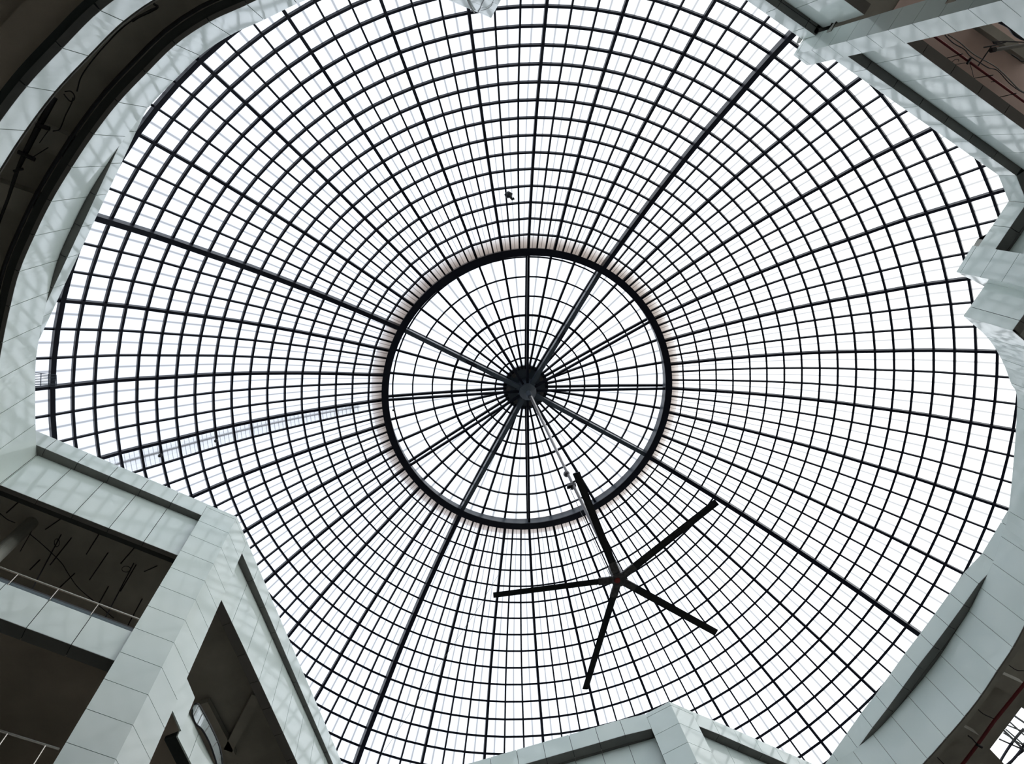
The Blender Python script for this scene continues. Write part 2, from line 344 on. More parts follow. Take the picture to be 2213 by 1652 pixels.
# ---------------------------------------------------------------- the void's walls
wl = wall('wall_left', 'curved pale green panelled wall along the left side, reflecting the dome grid', W1U, W1A, W1A, gl=True, bh=(.680*T, .729*T), sofw=.10, sofb=.14)
wall('wall_left_lower', 'straight pale panelled wall left of the big lower left pillar, over the gallery with a handrail', W2U, W2A, W2B, W2B, sofw=.13, bh=(HB0, HB2))
wall('wall_bottom_left', 'straight pale panelled wall running down right of the lower left pillar', W3U, W3A)
wall('wall_bottom', 'panelled wall edge left of the pillar at the bottom of the picture', W4U, W4A)
wall('wall_bottom_right', 'whitish panelled wall edge right of the pillar at the bottom of the picture', W5U_, W5A_)
wall('wall_right_lower', 'curved green grey panelled wall at the lower right with a lens shaped shadow slot', W5U, W5A, sofw=.05, bm_=CONC)
wall('wall_right', 'smooth grey green wall stub between the right pillar and the curved wall', None, W6A)
A7 = []
def offs(segs, o): 
    r = []
    for s in segs: n = outn(s[0], s[-1]); r.append([p+n*o for p in s])
    return r
wall('wall_right_upper', 'short diagonal panelled wall above the right pillar', W7U, offs(W7U, .42))
wall('wall_top_right', 'long diagonal pale panelled wall at the upper right, below it an open pink ceilinged room', W8U, W8A, split_line(a8[0]-d8*.3, a8[0]+d8*9))
wall('wall_top', 'panelled wall left of the upper right pillar with dark slot', W9U, W9A, uw=.12)

# pillars: boxes clad in square panels
def pillar(label, L, Cn, R, top=T, base=-1.6, back=None, group=None):
    r = thing('pillar', label, 'pillar', (Cn.x, Cn.y, 0))
    step = .0394*T; n1 = outn(L, Cn); n2 = outn(Cn, R)
    B = back or (L+(R-Cn))
    bm = bmesh.new()
    # cladding rows
    h = top
    capped = True
    while h > base+.05:
        hh = max(h-(.0085*T if capped else step), base); 
        for a, b, n in ((L, Cn, n1), (Cn, R, n2)):
            d = (b-a).normalized()
            P = [V3(a, hh+GAP/2), V3(b, hh+GAP/2), V3(b, h-GAP/2), V3(a, h-GAP/2)]
            Q = [v+Vector((n.x, n.y, 0))*.03 for v in P]; hexa(bm, P, Q)
        h = hh
        if capped: step = .0394*T; h_first = h; capped = False; 
    obj('cladding', bm, CLAD, r)
    bm = bmesh.new()
    i = .02; ctr = (L+Cn+R+B)/4
    P = [p+(ctr-p).normalized()*i*1.3 for p in (L, Cn, R, B)]
    hexa(bm, [V3(p, base) for p in P], [V3(p, top-.01) for p in P]); obj('core', bm, JOINT, r)
    return r
GP = None
pillar('tall square clad pillar between the two lower left walls', p1L, p1C, p1R)
pillar('clad pillar corner poking up at the bottom edge, right of the middle', p2L, p2C, p2R)
pillar('projecting clad pillar at the right edge, seen against the glass', p3L, p3C, p3R)
pillar('clad pillar at the upper right corner, its tip in front of the glass', p4L, p4C, p4R)
t10r = t10+d10n*.9
r10 = pillar('grey panel pillar tip hanging into the top edge of the picture', t10+d10*.925*3, t10, t10r)
# small projecting lighting arm on pillar at top edge
b = bmesh.new(); tube(b, [at(1072.5, 1, T*.93), at(1075, -6, T*.93), at(1079, -12, T*.93)], .085, 12)
tag(obj('floodlight', b, BLACK), 'small black round lamp on the grey pillar tip at the top edge', 'lamp')

# ---------------------------------------------------------------- floor, slabs and outer walls
loopU = list(W1[::3][:-1])
loopU = [p for p in W1[::2]]
corner34 = isect(w3u[0], d3, s4[1], d4)
def ring_loop(kind):
    if kind == 'U':
        L = [W1[0]]
        # left: innermost of curve and chord
        L = list(W1[:6*9:2])
        x = [p for p in U1 if True]
        L += [uA, U1[4], U1[5], U1[6], U1[7]]
        L += [w2s[0]-d2*.6, p1L, p1C, p1R]
    return L
def loop_A(off):
    P = []
    P += list(W1[:-1:3]); P += [w1[-1], e2, p1C, s3]
    P += [isect(s3, d3a, a4, d4)] + [a4, p2C, a5]
    P += [isect(a5, d5, W5[-1], (W5[-1]-W5[-2]))]
    P += list(W5[::-3]); P += [g6b, p3C, k3+outn(k2, k3)*.4, isect(k3+outn(k2, k3)*.4, d7, a8[1], d8), a8[0], p4C, a9, W9A[-1][-1]]
    P += [t10+Vector((.6, -1.6)), t10, t10+d10*2.6]
    return [p.copy() for p in P]
LA = loop_A(0)
LA2 = [p+(p-AX).normalized()*.45 for p in LA]
LA = [p+(p-AX).normalized()*.28 for p in LA]
# inner outline at roof level: same outline but following the upper bands
PU = [p/.9665*1.02 for p in W1[:6*8+1:3]]+[U1[1], U1[4], U1[7]]+[w2s[0]-d2*.8, p1L, p1C, p1R]+[corner34, p2L, p2C, p2R]
PU += [isect(s5[0], d5, u5[-1], (u5[-1]-u5[-2]))]+u5[::-1][2:-1]+[p/.9665*1.02 for p in W5[5*6:-1 if False else None:-3][:-1]]+[g6a/.9665*1.02, g6b/.9665*1.03, p3R, p3C, p3L, k3, k2, k1, u8[0], W8U[0][0], p4C, p4L, s9, W9U[-1][-1], t10+Vector((.6, -1.6)), t10, t10+d10*2.6]
LU = [p+(p-AX).normalized()*.36 for p in PU]
ROUT = 34.
def slab(name, loop, h0, h1, m, rout=ROUT, holes=()):
    bm = bmesh.new(); vi = {}
    for h in (h0, h1):
        I = [bm.verts.new(V3(p, h)) for p in loop]; O = []
        for p in loop:
            d = (p-AX); a = math.atan2(d.y, d.x); O.append(bm.verts.new(V3(AX+Vector((math.cos(a), math.sin(a)))*rout, h)))
        vi[h] = (I, O)
    n = len(loop)
    for i in range(n):
        j = (i+1) % n
        for h in (h0, h1):
            I, O = vi[h]
            bm.faces.new([I[i], I[j], O[j], O[i]])
        bm.faces.new([vi[h0][0][i], vi[h0][0][j], vi[h1][0][j], vi[h1][0][i]])
        bm.faces.new([vi[h0][1][i], vi[h0][1][j], vi[h1][1][j], vi[h1][1][i]])
    if holes:
        bmesh.ops.recalc_face_normals(bm, faces=bm.faces)
    o = obj(name, bm, m)
    for poly in holes:
        cb = bmesh.new(); lo = [cb.verts.new(V3(p, h0-1)) for p in poly]; hi = [cb.verts.new(V3(p, h1+1)) for p in poly]
        cb.faces.new(lo[::-1]); cb.faces.new(hi)
        for i in range(len(poly)): cb.faces.new([lo[i], lo[(i+1) % len(poly)], hi[(i+1) % len(poly)], hi[i]])
        co = obj('cutter', cb, m); md = o.modifiers.new('cut', 'BOOLEAN'); md.object = co; md.operation = 'DIFFERENCE'; md.solver = 'EXACT'
        dg = bpy.context.evaluated_depsgraph_get(); dg.update(); me = bpy.data.meshes.new_from_object(o.evaluated_get(dg)); o.modifiers.clear(); o.data = me; bpy.data.objects.remove(co)
    return o
def S(o, label, cat): o['kind'] = 'structure'; o['label'] = label; o['category'] = cat; return o
HOLE1 = [pl(*zbr(*p), CEIL_A) for p in ((1490, 850), (1045, 1440), (1330, 1740), (2300, 1900), (2300, 1300))]
HOLE2 = [pl(*zbr(*p), CEIL_A) for p in ((912, 1612), (790, 1760), (1120, 2100), (1230, 1930))]
UPS = T/CEIL_A
S(slab('roof_slab', LU, T, T+.25, CONC, holes=([p*UPS*1.005+Vector(o)*.6 for p, o in zip(HOLE1, ((-1, -1), (-1, 0), (0, 1), (1, 1), (1, -1)))],)), 'roof slab around the dome', 'roof')
S(slab('ceiling', LA2, CEIL_A, CEIL_A+.22, CONC, holes=(HOLE1, HOLE2)), 'dark concrete ceiling under the roof around the dome', 'ceiling')
S(slab('ceiling_middle', LA, CEIL_B, CEIL_B+.3, CONC_B), 'brown concrete slab of the gallery floor', 'ceiling')
S(slab('ceiling_lower', LA, CEIL_C, CEIL_C+.3, CONC), 'concrete slab of the lower gallery', 'ceiling')
bm = bmesh.new()
n = 48; v = [bm.verts.new(V3(AX+Vector((math.cos(i*2*math.pi/n), math.sin(i*2*math.pi/n)))*ROUT, -CAMZ)) for i in range(n)]; bm.faces.new(v)
S(obj('floor', bm, FLOOR), 'pale stone ground floor', 'floor')
bm = bmesh.new(); n = 48
a_ = [[bm.verts.new(V3(AX+Vector((math.cos(i*2*math.pi/n), math.sin(i*2*math.pi/n)))*(ROUT-.05), h)) for h in (-CAMZ, T)] for i in range(n)]
for i in range(n):
    an = (i*360/n+180) % 360-180
    if -75 < an < 5:             # unseen openings added to brighten the upper right room's ceiling
        m1 = [bm.verts.new(Vector((a_[k % n][0].co.x, a_[k % n][0].co.y, CEIL_B+.6+CAMZ))) for k in (i, i+1)]; m2 = [bm.verts.new(Vector((a_[k % n][0].co.x, a_[k % n][0].co.y, CEIL_A-.4+CAMZ))) for k in (i, i+1)]
        bm.faces.new([a_[i][0], a_[(i+1) % n][0], m1[1], m1[0]]); bm.faces.new([m2[0], m2[1], a_[(i+1) % n][1], a_[i][1]])
    else: bm.faces.new([a_[i][0], a_[(i+1) % n][0], a_[(i+1) % n][1], a_[i][1]])
S(obj('wall_outer', bm, WALLM), 'dim outer wall behind the galleries', 'wall')

# ---------------------------------------------------------------- the dome
DR = [6.3, 6.9, 7.499, 8.09, 8.684, 9.249, 9.817, 10.379, 10.927, 11.458, 11.972, 12.486, 12.986, 13.486, 13.995, 14.463, 14.92, 15.354, 15.811, 16.24, 16.66]
DH = [30.189, 29.962, 29.74, 29.484, 29.224, 28.949, 28.648, 28.337, 27.998, 27.642, 27.256, 26.851, 26.469, 26.101, 25.683, 25.22, 24.751, 24.287, 23.827, 23.35, 22.98]
DR = [5.72]+DR; DH = [30.40]+DH
NR = len(DR)
def az(i): return math.radians(i*10/3)-PHASE
def dirv(i): a = az(i); return Vector((math.sin(a), -math.cos(a)))
def dpt(i, k):
    R = DR[k]
    if k <= 7 and i % 3: R *= .9966+.0034*k/7*(1 if k else 0)
    d = dirv(i)*R; return Vector((AX.x+d.x, AX.y+d.y, DH[k]+CAMZ))
def dn(i, k):
    a, b = max(k-1, 0), min(k+1, NR-1); t = Vector((DR[b]-DR[a], DH[b]-DH[a])).normalized(); d = dirv(i)
    return Vector((-t.y*d.x, -t.y*d.y, t.x))
dome = thing('glass_dome', 'large round glass dome of frosted panes on a dark steel grid above the atrium', 'dome', (AX.x, AX.y, DH[-1]+CAMZ))
for i in range(108):
    heavy = i in (9, 36, 63, 90); med = i % 3 == 0
    bm = bmesh.new(); pts = [dpt(i, k) for k in range(NR)]; ups = [dn(i, k) for k in range(NR)]
    if heavy: sweep(bm, pts, ups, .165, .34, .03)
    elif med: sweep(bm, pts, ups, .092, .15, .03)
    else: sweep(bm, pts, ups, .056, .08, .02)
    obj('main_rib' if heavy else 'rib' if med else 'glazing_bar', bm, STEEL, dome)
for k in range(NR):
    bm = bmesh.new()
    sweep(bm, [dpt(i, k) for i in range(108)], [dn(i, k) for i in range(108)], .053+.0019*k, .08, .02, close=True)
    obj('ring_bar', bm, STEEL, dome)
# deep tension ring just inside the eighteenth ring, on the left half
k = 18; bm = bmesh.new()
sweep(bm, [dpt(i, k)-dn(i, k)*.05 for i in range(58, 107)], [dn(i, k) for i in range(58, 107)], .15, .12, .03)
obj('edge_beam', bm, STEEL, dome)
for s in range(36):
    bm = bmesh.new(); g = {}
    for i in range(s*3, s*3+4):
        for k in range(NR):
            p = dpt(i, k)+dn(i, k)*.045; g[i, k] = bm.verts.new(p-Vector((AX.x, AX.y, DH[-1]+CAMZ)))
    for i in range(s*3, s*3+3):
        for k in range(NR-1): bm.faces.new([g[i, k], g[i+1, k], g[i+1, k+1], g[i, k+1]])
    o = obj('glazing_sheet', bm, GLASS); o.parent = dome

# lantern: compression girder, curb, struts, hub and its own glazing
LR = [5.66, 5.368, 4.586, 3.805, 3.03, 2.42, 1.827, 1.254, .80]
LH = [30.78, 30.83, 30.93, 31.03, 31.10, 31.15, 31.20, 31.24, 31.28]
lan = thing('dome_lantern', 'round central lantern of the dome with dark ring girder, struts and solid hub', 'lantern', (AX.x, AX.y, 30.0+CAMZ))
def lpt(i, k, dz=0): d = dirv(i)*LR[k]; return Vector((AX.x+d.x, AX.y+d.y, LH[k]+CAMZ+dz))
def ring_prism(bm, secs, n=72):
    R = []
    for i in range(n):
        a = 2*math.pi*i/n; R.append([bm.verts.new(Vector((AX.x+math.sin(a)*r, AX.y-math.cos(a)*r, h+CAMZ))) for r, h in secs])
    m = len(secs)
    for i in range(n):
        for k in range(m): bm.faces.new([R[i][k], R[(i+1) % n][k], R[(i+1) % n][(k+1) % m], R[i][(k+1) % m]])
bm = bmesh.new(); ring_prism(bm, [(5.54, 30.06), (5.75, 30.06), (5.75, 30.56), (5.54, 30.56)], 108); obj('ring_girder', bm, STEELG, lan)
bm = bmesh.new(); ring_prism(bm, [(5.50, 30.02), (5.77, 30.02), (5.77, 30.07), (5.50, 30.07)], 108); obj('bottom_flange', bm, STEEL, lan)
bm = bmesh.new(); R_ = [[bm.verts.new(Vector((AX.x+math.sin(a)*r, AX.y-math.cos(a)*r, 30.44+CAMZ))) for r in (5.74, 6.18)] for a in [2*math.pi*i/108 for i in range(108)]]
for i in range(108): bm.faces.new([R_[i][0], R_[(i+1) % 108][0], R_[(i+1) % 108][1], R_[i][1]])
obj('outer_curb', bm, CURB, lan)
bm = bmesh.new(); ring_prism(bm, [(5.66, 30.56), (5.72, 30.56), (5.72, 30.82), (5.66, 30.82)], 108); obj('curb_upstand', bm, CURB, lan)
UPZ = Vector((0, 0, 1))
for i in range(0, 108, 3):
    bm = bmesh.new(); sweep(bm, [lpt(i, k) for k in range(len(LR))], [UPZ]*len(LR), .078 if i % 9 else .09, .10, .02); obj('lantern_rib', bm, STEEL, lan)
for k in range(1, len(LR)-1):
    bm = bmesh.new(); n = 72; th = .085 if k == 4 else .056
    sweep(bm, [Vector((AX.x+math.sin(a)*LR[k], AX.y-math.cos(a)*LR[k], LH[k]+CAMZ)) for a in [2*math.pi*j/n for j in range(n)]], [UPZ]*n, th, .06, .02, close=True); obj('lantern_ring', bm, STEEL, lan)
for s in range(36):
    bm = bmesh.new(); g = {}
    for i in (s*3, s*3+1, s*3+2, s*3+3):
        for k in range(len(LR)): g[i, k] = bm.verts.new(lpt(i, k, .04)-Vector((AX.x, AX.y, 30.0+CAMZ)))
    for i in (s*3, s*3+1, s*3+2):
        for k in range(len(LR)-1): bm.faces.new([g[i, k], g[i+1, k], g[i+1, k+1], g[i, k+1]])
    o = obj('lantern_sheet', bm, GLASS_I); o.parent = lan
HUBH = 30.72
for i in range(0, 108, 9):
    heavy = i in (9, 36, 63, 90); bm = bmesh.new()
    d = dirv(i); a = Vector((AX.x+d.x*5.56, AX.y+d.y*5.56, 30.28+CAMZ)); b_ = Vector((AX.x+d.x*.10, AX.y+d.y*.10, HUBH+CAMZ))
    box_bar(bm, a, b_, .16 if heavy else .09, .24 if heavy else .10, UPZ); obj('main_strut' if heavy else 'strut', bm, STEELG if heavy else STEEL, lan)
    if heavy:                                   # gusset plate where the strut meets the lantern rib
        bm = bmesh.new(); m_ = a+(b_-a)*.5; box_bar(bm, m_, m_+(b_-a)*.08, .05, .5, UPZ); obj('gusset', bm, STEEL, lan)
bm = bmesh.new(); ring_prism(bm, [(.02, 31.22), (.93, 31.22), (.93, 31.40), (.02, 31.40)], 40); obj('hub_plate', bm, STEELG, lan)
bm = bmesh.new(); tube(bm, [V3(AX, 31.25), V3(AX, 30.55), V3(AX, 30.4), V3(AX, 29.93)], [.42, .34, .12, .09], 20); obj('hub_mast', bm, STEELG, lan, smooth=False)
for j in range(7):
    a = 2*math.pi*j/7+.4; bm = bmesh.new(); ring = [(math.cos(t)*.085, math.sin(t)*.11) for t in [2*math.pi*k/14 for k in range(14)]]
    c = Vector((AX.x+math.cos(a)*.72, AX.y+math.sin(a)*.72, 31.20+CAMZ))
    lo = [bm.verts.new(c+Vector((x, y, 0))) for x, y in ring]; hi = [bm.verts.new(c+Vector((x, y, .03))) for x, y in ring]; bm.faces.new(lo); bm.faces.new(hi)
    for k in range(14): bm.faces.new([lo[k], lo[(k+1) % 14], hi[(k+1) % 14], hi[k]])
    obj('cover_plate', bm, HUBM, lan)

# ---------------------------------------------------------------- the big fan on its long rod
FH = 15.70
tips = [pl(px, py, FH) for px, py in ((1245, 1022), (1549, 1085), (1548, 1368), (1265, 1490), (1066, 1287))]
FC = pl(1337, 1252, FH)
fan = thing('ceiling_fan', 'large black five bladed fan hanging on a long rod below the dome', 'fan', (FC.x, FC.y, FH+CAMZ))
for tpt in tips:
    d = (tpt-FC); L = d.length; d.normalize(); s = Vector((-d.y, d.x, 0)); d3_ = Vector((d.x, d.y, 0)); c0 = Vector((FC.x, FC.y, FH+CAMZ))
    tilt = math.radians(-10); u = s*math.cos(tilt)+Vector((0, 0, 1))*math.sin(tilt); nn = d3_.cross(u)
    bm = bmesh.new(); prof = [(-.085, 0), (-.06, .016), (0, .024), (.06, .012), (.088, -.004), (.05, -.010), (-.04, -.012)]
    ra = [bm.verts.new(c0+d3_*.34+u*x+nn*y) for x, y in prof]; rb = [bm.verts.new(c0+d3_*L+u*x*.92+nn*y) for x, y in prof]
    bm.faces.new(ra); bm.faces.new(rb)
    for k in range(len(prof)): bm.faces.new([ra[k], ra[(k+1) % len(prof)], rb[(k+1) % len(prof)], rb[k]])
    bl = obj('blade', bm, BLACK, fan)
    bm = bmesh.new(); box_bar(bm, c0+d3_*.10, c0+d3_*.46, .17, .045, Vector((0, 0, 1))); obj('blade_holder', bm, HUBM, fan)
c0 = Vector((FC.x, FC.y, FH+CAMZ))
bm = bmesh.new(); tube(bm, [c0+Vector((0, 0, z)) for z in (-.06, -.045, .05, .09)], [.15, .175, .175, .12], 20); obj('hub', bm, HUBM, fan)
bm = bmesh.new(); tube(bm, [c0+Vector((-.045, 0, -.085)), c0+Vector((-.045, 0, -.06))], [.06, .07], 16); obj('red_cap', bm, REDCAP, fan)['label'] = 'dull red cap under the fan hub'
bm = bmesh.new(); tube(bm, [c0+Vector((0, 0, z)) for z in (.09, .16, .5, .55)], [.14, .13, .13, .06], 20); obj('motor', bm, HUBM, fan)
for j in range(4):                               # coiled safety cable
    bm = bmesh.new(); cc = c0+Vector((-.16+.02*j, -.10-.05*(j % 3), .02*j)); tube(bm, [cc+Vector((math.cos(t)*.05, math.sin(t)*.05, .004*k)) for k, t in enumerate([2*math.pi*i/12 for i in range(14)])], .006, 5); obj('cable_loop', bm, GREYP, fan)
top = V3(AX, 29.93); 
bm = bmesh.new(); tube(bm, [c0+Vector((0, 0, .5)), top], .038, 10); obj('drop_rod', bm, RODM, fan)
off = Vector((.062, -.025, 0))
bm = bmesh.new(); tube(bm, [c0+off+Vector((0, 0, .9)), Vector((AX.x, AX.y, 21.2+CAMZ))+off, Vector((AX.x, AX.y, 29.9+CAMZ))+off*.9], [.014, .028, .032], 8); obj('supply_hose', bm, RODL, fan)
hb = Vector((AX.x, AX.y, 21.93+CAMZ)); bm = bmesh.new(); bmesh.ops.create_uvsphere(bm, u_segments=16, v_segments=10, radius=.10, matrix=Matrix.Translation(hb+off*.3)); obj('ball_joint', bm, CHROME if False else RODM, fan, smooth=True)
hc = Vector((AX.x, AX.y, 21.05+CAMZ)); bm = bmesh.new()
box_bar(bm, hc+Vector((-.10, .0, 0)), hc+Vector((.12, -.02, .02)), .09, .16, UPZ); tube(bm, [hc+Vector((-.13, .03, -.03)), hc+Vector((-.06, .03, -.03))], .045, 10); tube(bm, [hc+Vector((.02, .07, -.05)), hc+Vector((.02, .02, .05))], .05, 10)
ring = [hc+Vector((.10+math.cos(t)*.045, -.08+math.sin(t)*.045, .06)) for t in [2*math.pi*i/12 for i in range(13)]]; tube(bm, ring, .012, 6)
obj('clamp', bm, BLACK, fan)
for s_, e in ((Vector((.07, 0, 0)), tips[0]), (Vector((-.06, .03, 0)), tips[1])):   # guy wires to the motor
    bm = bmesh.new(); tube(bm, [hc+s_, c0+s_*2.2+Vector((0, 0, .35))], .008, 5); obj('guy_wire', bm, RODL if s_.x > 0 else BLACK, fan)

# ---------------------------------------------------------------- things on and around the dome
P0 = at(1093, 417, 28.5); bm = bmesh.new()
Zc = 28.45
tube(bm, [at(1092, 418, Zc), at(1096, 421, Zc), at(1101, 421, Zc), at(1104, 416, Zc)], [.06, .13, .13, .08], 8)
tube(bm, [at(1101, 420, Zc), at(1104, 427, Zc), at(1107, 431, Zc), at(1111, 428.5, Zc)], [.06, .05, .045, .05], 8)
tag(obj('rope_clamp', bm, BLACK), 'small black hooked clamp hanging on a glazing bar above the lantern', 'clamp')
for nm, px, py, r, lab in (('cable_gland', 307, 446, .05, 'tiny black knob on a left hand ring bar of the dome'), ('cable_gland', 850, 887, .05, 'small round knob just inside the left of the ring girder'), ('cable_gland', 467, 953, .07, 'black clip on a ring bar at the outside ladder, nearer the lantern'), ('cable_gland', 346, 985, .07, 'black clip on a ring bar at the outer end of the ladder'), ('cable_gland', 2200, 935, .06, 'black hook shaped knob at the right hand wall edge')):
    hgt = {307: 25.6, 850: 30.7, 467: 27.2, 346: 26.0, 2200: 23.6}[px]
    bm = bmesh.new(); bmesh.ops.create_uvsphere(bm, u_segments=10, v_segments=7, radius=r, matrix=Matrix.Translation(at(px, py, hgt))@Matrix.Diagonal((1, .8, 1.6, 1)))
    tag(obj(nm, bm, BLACK, smooth=True), lab, 'fitting')
# ladder lying outside on the glass
lad = thing('access_ladder', 'faint grey maintenance ladder lying on the outside of the dome at the left', 'ladder', tuple(dpt(80, 8)))
def lp(i, k, up_=.13):
    k0 = int(k); f = k-k0; a = dpt(79, k0).lerp(dpt(79, min(k0+1, NR-1)), f)  # height and radius by row
    R = DR[k0]*(1-f)+DR[min(k0+1, NR-1)]*f; hh = DH[k0]*(1-f)+DH[min(k0+1, NR-1)]*f
    d = dirv(i)*(R+up_*.4); return Vector((AX.x+d.x, AX.y+d.y, hh+up_+CAMZ))
def fi(k): return 80.5
for e in (0, ):
    bm = bmesh.new(); tube(bm, [lp(fi(k/2), k/2) for k in range(3, 33)], .035, 6); obj('spine', bm, LADM, lad)
for j in range(60):
    k = 1.6+j*.24; i0 = fi(k); wdt = .38*180/math.pi/(10/3)/ (DR[int(k)])
    bm = bmesh.new(); tube(bm, [lp(80.95, k), lp(79.8+.01*k, k)], .017, 5); obj('rung', bm, LADM, lad)
# louvred grille outside, lower left of the glass
gr = thing('roof_grille', 'small slate blue louvred grille at the glass edge at the far left', 'grille', tuple(at(100, 820, 23.75)))
G = [(66, 805), (122.5, 811), (123.5, 835), (64, 835)]
for j in range(9):
    f = j/8; a = Vector(G[0]).lerp(Vector(G[3]), f); b_ = Vector(G[1]).lerp(Vector(G[2]), f); bm = bmesh.new(); tube(bm, [at(a.x, a.y, 23.75), at(b_.x, b_.y, 23.75)], .010, 5); obj('slat', bm, GRILLE, gr)
for x in (66, 89, 105, 122):
    f = (x-66)/57; a = Vector(G[0]).lerp(Vector(G[1]), f); b_ = Vector(G[3]).lerp(Vector(G[2]), f); bm = bmesh.new(); tube(bm, [at(a.x, a.y, 23.75), at(b_.x, b_.y, 23.75)], .012, 5); obj('post', bm, GRILLE, gr)
# long thin wire in front of the lower glass
bm = bmesh.new(); tube(bm, [at(1077, 1243, 24), at(1030, 1320, 23.6), at(955, 1430, 23.2), at(890, 1535, 23), at(812, 1652, 22.8)], .006, 5)
tag(obj('wire', bm, GREYP), 'long thin grey wire crossing the glass left of the fan', 'wire')

# ---------------------------------------------------------------- lower left rooms: rails, hanging rods, cables, column
def rail(label, pts, posts, h, hb, m=CHROME, r=.022):
    a, b_ = [at(px, py, h) for px, py in pts]
    t = thing('handrail', label, 'handrail', tuple(a)); bm = bmesh.new(); tube(bm, [a, b_], r, 8); obj('rail', bm, m, t)
    for (p, p2) in posts:
        A = at(*p, h); d = (b_-a).normalized(); A = a+d*(A-a).dot(d); bm = bmesh.new(); tube(bm, [A, Vector((A.x, A.y, hb+CAMZ))], .014, 6); obj('post', bm, m, t)
    return t
rail('slim steel handrail above the gallery band left of the big pillar', [zc2(-60, 20), zc2(1962, 775)], [(zc2(255, 140), 0), (zc2(820, 355), 0), (zc2(1380, 570), 0)], HR2, HB2-.02)
rail('slim steel handrail in the bottom left corner', [(-12, 1577), (128, 1620)], [((16, 1587), 0), ((99, 1611), 0)], .548*T, HC1-.2)
for nm, h0, h1, m in (('glass_kerb', HB2, HK1, TEAL), ('kerb_channel', HK1, HK2, BLACK)):
    bm = bmesh.new(); strip_solid(bm, [W2B[2][0], W2B[-1][-1]], h0, h1, .02, .06)
    tag(obj(nm, bm, m), 'dark teal glass upstand on the lower left gallery band' if m is TEAL else 'thin black channel along the teal glass upstand', 'kerb')
# rail on the left curved gallery
bm = bmesh.new(); tube(bm, [V3(p+outn(W1[0], W1[-1])*0, .7325*T) for p in W1[::3]], .02, 6)
tag(obj('handrail', bm, CHROME), 'thin curved steel rail along the top left gallery band', 'handrail')
bm = bmesh.new(); tube(bm, [V3(p+outn(W1[max(0, i*3-1)], W1[min(len(W1)-1, i*3+1)])*.35, HA+.03) for i, p in enumerate(W1[::3])], .05, 6)
tag(obj('edge_trim', bm, BLACK), 'black curved edge strip behind the left wall underside', 'trim')
HC_ = CEIL_A
rods = [((1005, 930), (705, 1310), 1), ((1390, 880), (1215, 1160), 1), ((1520, 1140), (1260, 1520), 1), ((860, 885), (440, 1675), 1), ((1885, 1075), (1700, 1290), 1), ((1880, 1290), (1490, 2040), 1), ((1915, 1310), (1695, 1680), 1), ((1525, 1615), (1400, 1840), 1), ((2000, 1790), (1800, 2160), 1), ((1050, 1430), (845, 1625), 1), ((560, 1240), (420, 1380), 1), ((845, 670), (640, 810), 1), ((255, 430), (90, 580), 1), ((2210, 1325), (2030, 1405), 1), ((500, 740), (285, 1120), 0), ((60, 1050), (0, 1110), 1)]
RODLAB = ['thin black rod just right of the coil in the dark lower left room', 'black rod with a small cross clip, top centre of the dark room', 'slanted black rod left of the close pair, in mid room',
 'long black rod that runs through the left cable coil', 'black rod ending just above the close pair of rods', 'longer, left one of the two close parallel black rods', 'shorter, right one of the two close parallel black rods',
 'black rod touching the handrail at its last visible post', 'black rod nearest the big lower left pillar, reaching the kerb', 'black rod crossing the sagging cable just above the handrail', 'short black rod low at the left, above the handrail',
 'short black rod close under the panel underside, left of the coil', 'short black rod nearest the concrete column', 'short flat lying black rod at the right corner beside the pillar', 'faint thin rod in front of the concrete column', 'tiny bit of rod at the left edge of the picture']
for n_, (a, b_, w_) in enumerate(rods):
    pa, pb = zc1(*a), zc1(*b_); A = at(*pa, HC_); hb_ = HC_*q(*pa).length/q(*pb).length; Bp = at(*pb, hb_)
    bm = bmesh.new(); tube(bm, [A, Bp], .016 if w_ else .010, 6)
    tag(obj('hanging_rod', bm, BLACK), RODLAB[n_], 'rod', 'hanging rods under the lower left ceiling')
def cable(pts, h, label, r=.012, m=BLACK, name='cable', sag=0):
    P = crspline([Vector(at(px, py, h+sag*math.sin(math.pi*i/(len(pts)-1)))) for i, (px, py) in enumerate(pts)], 5)
    bm = bmesh.new(); tube(bm, P, r, 6); return tag(obj(name, bm, m), label, 'cable')
cable([zc1(0, 585), zc1(100, 670), zc1(215, 720)], HC_-.3, 'short dark cable at the left edge, above the clad band')
cable([zc1(160, 860), zc1(220, 925), zc1(290, 930), zc1(345, 870), zc1(380, 850), zc1(520, 960), zc1(700, 1120), zc1(870, 1290), zc1(950, 1420), zc1(1100, 1630), zc1(1330, 1830), zc1(1600, 2060)], HC_-.25, 'long loose dark cable sagging under the lower left ceiling')
def loopc(cx, cy, rx, ry, h, label, tf=zc1):
    cable([tf(cx+rx*math.cos(t), cy+ry*math.sin(t)) for t in [2*math.pi*i/10+.5 for i in range(11)]], h, label, .009)
loopc(800, 1000, 36, 55, HC_-.4, 'small coil of dark cable on a hanging rod, left of the pair')
loopc(1775, 1370, 60, 42, HC_-.4, 'small coil of dark cable beside the two close rods')
# round concrete column inside the room
colp = pl(*zc1(250, 900), HC_*.86)
bm = bmesh.new(); tube(bm, [V3(colp*1.12, HB0), V3(colp*1.12, CEIL_A)], .17, 24)
tag(obj('column', bm, CONC), 'round grey concrete column in the dark room at the left edge', 'column')
